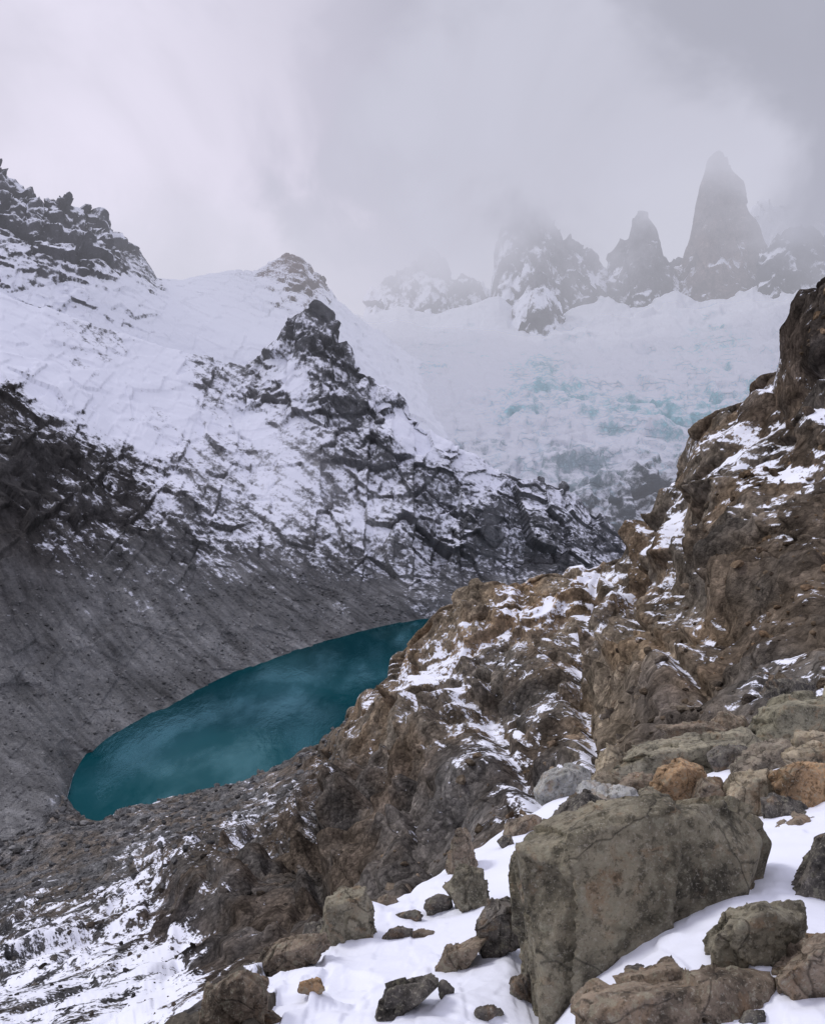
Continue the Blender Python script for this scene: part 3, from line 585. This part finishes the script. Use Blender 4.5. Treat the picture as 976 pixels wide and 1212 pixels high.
boulder('largest boulder, broad flat lichen covered face rising from the foreground snow', [(609, 1014), (632, 984), (690, 958), (760, 946), (830, 946), (892, 964), (910, 990), (902, 1035), (888, 1085), (860, 1150), (790, 1235), (700, 1285), (645, 1280), (632, 1200), (624, 1130), (611, 1060)], 5.95, (.19, .168, .118), -.15, .75, sub=7, seed=12, tilt=.03, p=120, rough=.025, fac=.09)
boulder('long low brown slab along the bottom edge of the picture', [(672, 1190), (700, 1168), (780, 1156), (870, 1148), (925, 1156), (938, 1175), (880, 1215), (790, 1245), (690, 1260)], 4.6, BN, .0, .8, seed=21, group=BG)
boulder('squat olive boulder sitting in snow right of the largest boulder', [(840, 1105), (862, 1083), (900, 1070), (947, 1068), (954, 1085), (935, 1122), (905, 1142), (862, 1150), (846, 1132)], None, OL, .05, .8, seed=22, group=BG)
boulder('dark boulder cut off by the right edge above a snow patch', [(938, 1062), (946, 1020), (963, 990), (1000, 975), (1040, 1000), (1040, 1060), (980, 1080), (950, 1070)], None, DKR, .05, .8, seed=23, group=BG)
boulder('brown boulder at the right edge just above the bottom slab', [(925, 1150), (945, 1120), (975, 1108), (1020, 1100), (1050, 1140), (1020, 1185), (960, 1180), (930, 1170)], None, BN, .15, .8, seed=24, group=BG)
boulder('small dark blocky boulder touching the left side of the largest boulder', [(562, 1090), (573, 1068), (600, 1060), (618, 1072), (616, 1112), (600, 1122), (575, 1136), (564, 1112)], 7.0, DKR, .0, .7, seed=25, group=BG)
boulder('squat triangular stone in snow at the foot of the largest boulder', (606, 1148, 641, 1190), None, DKR, .0, .8, 'rock', 'rock', 26, 5, group=SG, low=.15)
boulder('little dark stone in snow nearest the bottom edge', (562, 1186, 592, 1210), None, DKR, 0, .8, 'rock', 'rock', 27, 5, group=SG, low=.2)
boulder('tiny stone in snow just below the tilted mid slope rock', (518, 1154, 536, 1180), None, DKR, 0, .8, 'rock', 'rock', 28, 4, group=SG, low=.2)
boulder('tilted brown rock in the snow left of the small blocky boulder', [(512, 1142), (530, 1122), (552, 1112), (574, 1114), (562, 1132), (540, 1150), (520, 1154)], None, BN, 0, .8, 'rock', 'rock', 29, 5, group=SG)
boulder('long dark rock half buried in snow near the bottom edge', [(440, 1203), (455, 1180), (480, 1162), (512, 1152), (526, 1160), (500, 1178), (470, 1196), (448, 1206)], None, DKR, .0, .8, 'rock', 'rock', 30, 5, group=SG)
boulder('olive lichen boulder on the snow crest below the upright stone', (535, 1026, 583, 1076), None, OL, .05, .9, seed=31, group=BG)
boulder('narrow upright leaning stone on the snow crest', [(532, 1030), (534, 1000), (541, 980), (550, 980), (560, 1000), (568, 1020), (560, 1036), (540, 1038)], None, BN, 0, .8, 'rock', 'rock', 32, 5, group=SG)
boulder('knobbly boulder on the rim of the snow bank left of centre', [(382, 1090), (388, 1064), (405, 1052), (432, 1050), (442, 1070), (438, 1092), (415, 1112), (392, 1122)], None, OL, .05, .9, seed=33, group=BG)
boulder('pale grey rounded boulder beside the pointed slab', [(630, 935), (643, 916), (672, 904), (698, 912), (703, 934), (680, 954), (650, 960), (634, 952)], 16, GY, .1, .8, seed=34, group=BG, p=30, fac=.08)
boulder('pointed light brown slab standing at the left end of the pile', [(700, 932), (705, 905), (716, 880), (730, 888), (745, 910), (752, 934), (725, 946)], 15.5, TAN, 0, .6, seed=35, group=BG)
boulder('wide layered boulder lying across the top of the pile', [(728, 908), (755, 886), (820, 872), (872, 868), (904, 886), (912, 914), (880, 930), (800, 932), (745, 928)], 14.6, (.26, .235, .17), .1, .9, seed=36, group=BG)
boulder('big sloping boulder highest at the right end of the pile', [(878, 875), (898, 842), (930, 824), (965, 822), (1020, 828), (1065, 860), (1040, 900), (960, 905), (895, 900)], 16.0, (.24, .22, .155), .05, .9, seed=37, group=BG)
boulder('rusty orange block wedged under the wide layered boulder', [(764, 938), (778, 908), (806, 898), (832, 910), (838, 944), (815, 966), (776, 964)], 11.5, OR, 0, .9, seed=38, group=BG)
boulder('small brown stone between the rusty block and the square block', (822, 926, 868, 972), 11.0, BN, .1, .9, 'rock', 'rock', 39, 5, group=BG)
boulder('square edged block with a pale face behind the largest boulder', [(854, 942), (870, 914), (910, 908), (922, 930), (915, 964), (880, 980), (858, 972)], 10.8, TAN, .1, .9, seed=40, group=BG)
boulder('dark hunched stone under the orange slabs', (903, 938, 954, 994), 10.2, DKR, .05, .9, seed=41, group=BG)
boulder('orange brown slab tilted at the right edge, lower of two', [(912, 920), (940, 904), (985, 910), (1010, 930), (1005, 975), (975, 984), (935, 955)], 10.6, OR, .05, .7, seed=42, group=BG)
boulder('thin tan slab resting on top of the orange slab', [(925, 893), (960, 878), (1010, 884), (1020, 908), (980, 916), (935, 910)], 12.0, TAN, .15, .8, seed=43, group=BG)
boulder('flat grey slab peeping over the top of the largest boulder', [(684, 946), (712, 930), (752, 934), (765, 952), (730, 968), (688, 964)], 11.0, GY, .15, .8, 'rock', 'rock', 44, 5, group=BG)
boulder('dark wedge behind the left shoulder of the largest boulder', [(640, 992), (655, 955), (690, 938), (725, 950), (735, 980), (690, 1004)], 9.0, DKR, .2, .9, seed=45, group=BG)
boulder('brown block propping up the wide layered boulder at its left', (732, 916, 776, 958), 12.4, BN, .15, .8, 'rock', 'rock', 46, 5, group=BG)
boulder('grey brown boulder under the highest boulder', [(864, 908), (888, 880), (925, 876), (952, 890), (948, 922), (905, 936), (872, 928)], 13.0, (.26, .22, .17), .1, .9, seed=47, group=BG)
boulder('blocky brown ledge stone at the lower left edge of the snow', [(234, 1225), (244, 1180), (262, 1158), (290, 1148), (312, 1165), (302, 1200), (275, 1235)], None, BN, .05, .8, seed=48, group=BG)
boulder('flat ledge stone on the rim between the lower left block and the knobbly boulder', [(296, 1150), (320, 1124), (352, 1110), (384, 1106), (388, 1120), (350, 1140), (315, 1158)], None, BN, .1, .7, seed=49, group=BG)
boulder('small square stone just left of the knobbly boulder', (360, 1090, 394, 1120), None, DKR, .1, .9, 'rock', 'rock', 50, 5, group=SG)
for i, (lb, bb, tn) in enumerate([
    ('tiny orange brown flake alone on the left part of the snow bank', (354, 1156, 383, 1173), OR),
    ('slim stone in snow right of the knobbly boulder', (472, 1075, 499, 1089), DKR),
    ('thin diagonal stone in snow below the slim stone', (456, 1095, 488, 1112), DKR),
    ('dark jagged stone in snow left of the olive lichen boulder', (506, 1056, 536, 1084), DKR),
    ('flat stone half buried left of the upright stone', (486, 1097, 514, 1110), BN),
    ('small rock near the upper end of the snow bank', (602, 960, 644, 987), BN),
    ('pebble sized rock below the upper end of the snow bank', (589, 987, 608, 1003), DKR),
    ('low brown stone at the very bottom left of the snow bank', (298, 1194, 332, 1214), BN),
    ('small dark stone in snow between the largest boulder and the bottom slab', (740, 1139, 766, 1154), DKR),
    ('lone tiny pebble high on the snow rim right of the knobbly boulder', (448, 1057, 470, 1071), BN),
    ('tiny stone in the snow at the far lower right', (878, 1195, 907, 1212), DKR)]):
    boulder(lb, bb, None, tn, .0, .9, 'rock', 'rock', 60 + i, 4, group=SG, low=.2)
for i, (lb, bb, Yb, tn, th) in enumerate([
    ('thin slab lying along the upper edge of the wide layered boulder', (780, 854, 862, 880), 16.5, BN, .9),
    ('dark stone in the gap between the layered boulder and the highest boulder', (838, 884, 884, 920), 13.6, DKR, .9),
    ('flat brown slab under the dark hunched stone', (915, 968, 985, 1006), 9.3, BN, .9),
    ('grey chip between the pale grey boulder and the pointed slab', (684, 925, 712, 950), 14.5, GY, .9),
    ('small olive block in front of the pointed slab', (742, 934, 786, 966), 11.2, OL, .9),
    ('long dark slab on the slope above the highest boulder', (900, 804, 966, 832), 19.0, DKR, .9),
    ('brown stone just left of the highest boulder', (844, 846, 886, 878), 17.5, BN, .9),
    ('tan stone between the thin tan slab and the highest boulder', (938, 866, 990, 894), 13.0, TAN, .9)]):
    boulder(lb, bb, Yb, tn, .15, th, 'rock', 'rock', 90 + i, 5, group=BG)

# ------------------------------------------------------------------ loose rubble (uncountable)
def rubble(name, label, S, pick, n, szr, tones, seed, mat=None):
    rg = np.random.RandomState(seed); P, N1, px, py = S[1], S[2], S[3], S[4]
    prob = pick(px, py, P); idx = np.where(prob > rg.rand(len(P)))[0]
    idx = rg.choice(idx, min(n, len(idx)), replace=False)
    V0, F0 = ico(2); F0 = np.array(F0); vs = []; fs = []; cs = []
    protos = []
    for k in range(14):
        pts = rg.randn(11, 3); pts /= np.linalg.norm(pts, axis=1, keepdims=True); pts *= np.array([1, rg.uniform(.6, 1), rg.uniform(.5, .85)])
        p_, _, _ = hullrock(pts, 2, seed + k, 14, .05, .12); protos.append(p_)
    for i, j in enumerate(idx):
        s = szr[0] * (szr[1] / szr[0]) ** (rg.rand() ** 2.5); s *= np.linalg.norm(P[j]) / szr[2]
        a = rg.rand() * 6.28; c_, s_ = math.cos(a), math.sin(a)
        v = protos[i % 14] * s; v = np.stack([v[:, 0] * c_ - v[:, 1] * s_, v[:, 0] * s_ + v[:, 1] * c_, v[:, 2]], -1)
        vs.append(v + P[j] + np.array([0, 0, .15 * s])); fs.append(F0 + i * len(V0)); cs.append(np.tile(np.append(np.array(tones[rg.randint(len(tones))]) * rg.uniform(.6, 1.4), 1), (len(V0), 1)))
    V = np.concatenate(vs); Fq = np.concatenate(fs)
    me = bpy.data.meshes.new(name); me.from_pydata(V.tolist(), [], Fq.tolist())
    at = me.attributes.new('tone', 'FLOAT_COLOR', 'POINT'); at.data.foreach_set('color', np.concatenate(cs).astype(np.float32).ravel())
    me.attributes.new('snow', 'FLOAT', 'POINT').data.foreach_set('value', (np.zeros(len(V)) - .5).astype(np.float32))
    me.materials.append(mat or M_ridge)
    o = bpy.data.objects.new(name, me); C.objects.link(o); o['kind'] = 'stuff'; o['label'] = label
inr = lambda px, x0, x1: (px > x0) & (px < x1)
rubble('moraine_rubble', 'loose grey rubble on the moraine at the foot of the lake', G,
       lambda px, py, P: (inr(px, -150, 420) & (P[:, 1] > 230) & (P[:, 2] > LAKE + .5)) * .5, 4200, (.5, 3.2, 450.), [(.16, .16, .16), (.22, .218, .215), (.13, .128, .126)], 3, M_mount)
rubble('scree', 'grey scree stones scattered on the slope above the lake', D,
       lambda px, py, P: (inr(px, -150, 480) & (P[:, 1] < 1150) & (py > 680) & (P[:, 2] > LAKE + 1)) * .5, 4500, (.7, 3.2, 900.), [(.19, .19, .19), (.24, .24, .24), (.15, .15, .15)], 4, M_mount)
rubble('ridge_rubble', 'broken brown stones on the slope behind the boulder pile', G,
       lambda px, py, P: (inr(px, 450, 1100) & (P[:, 1] < 130) & (P[:, 1] > 20)) * .5, 2200, (.12, .8, 60.), [(.17, .14, .105), (.13, .11, .09), (.21, .165, .12)], 5)
rubble('scrub_rubble', 'dark broken stones and scrub speckling the snowy slope at lower left', G,
       lambda px, py, P: (inr(px, -150, 400) & (P[:, 1] < 240) & (P[:, 1] > 50)) * .5, 1400, (.12, .8, 120.), [(.09, .083, .075), (.11, .1, .088), (.07, .066, .062)], 6)
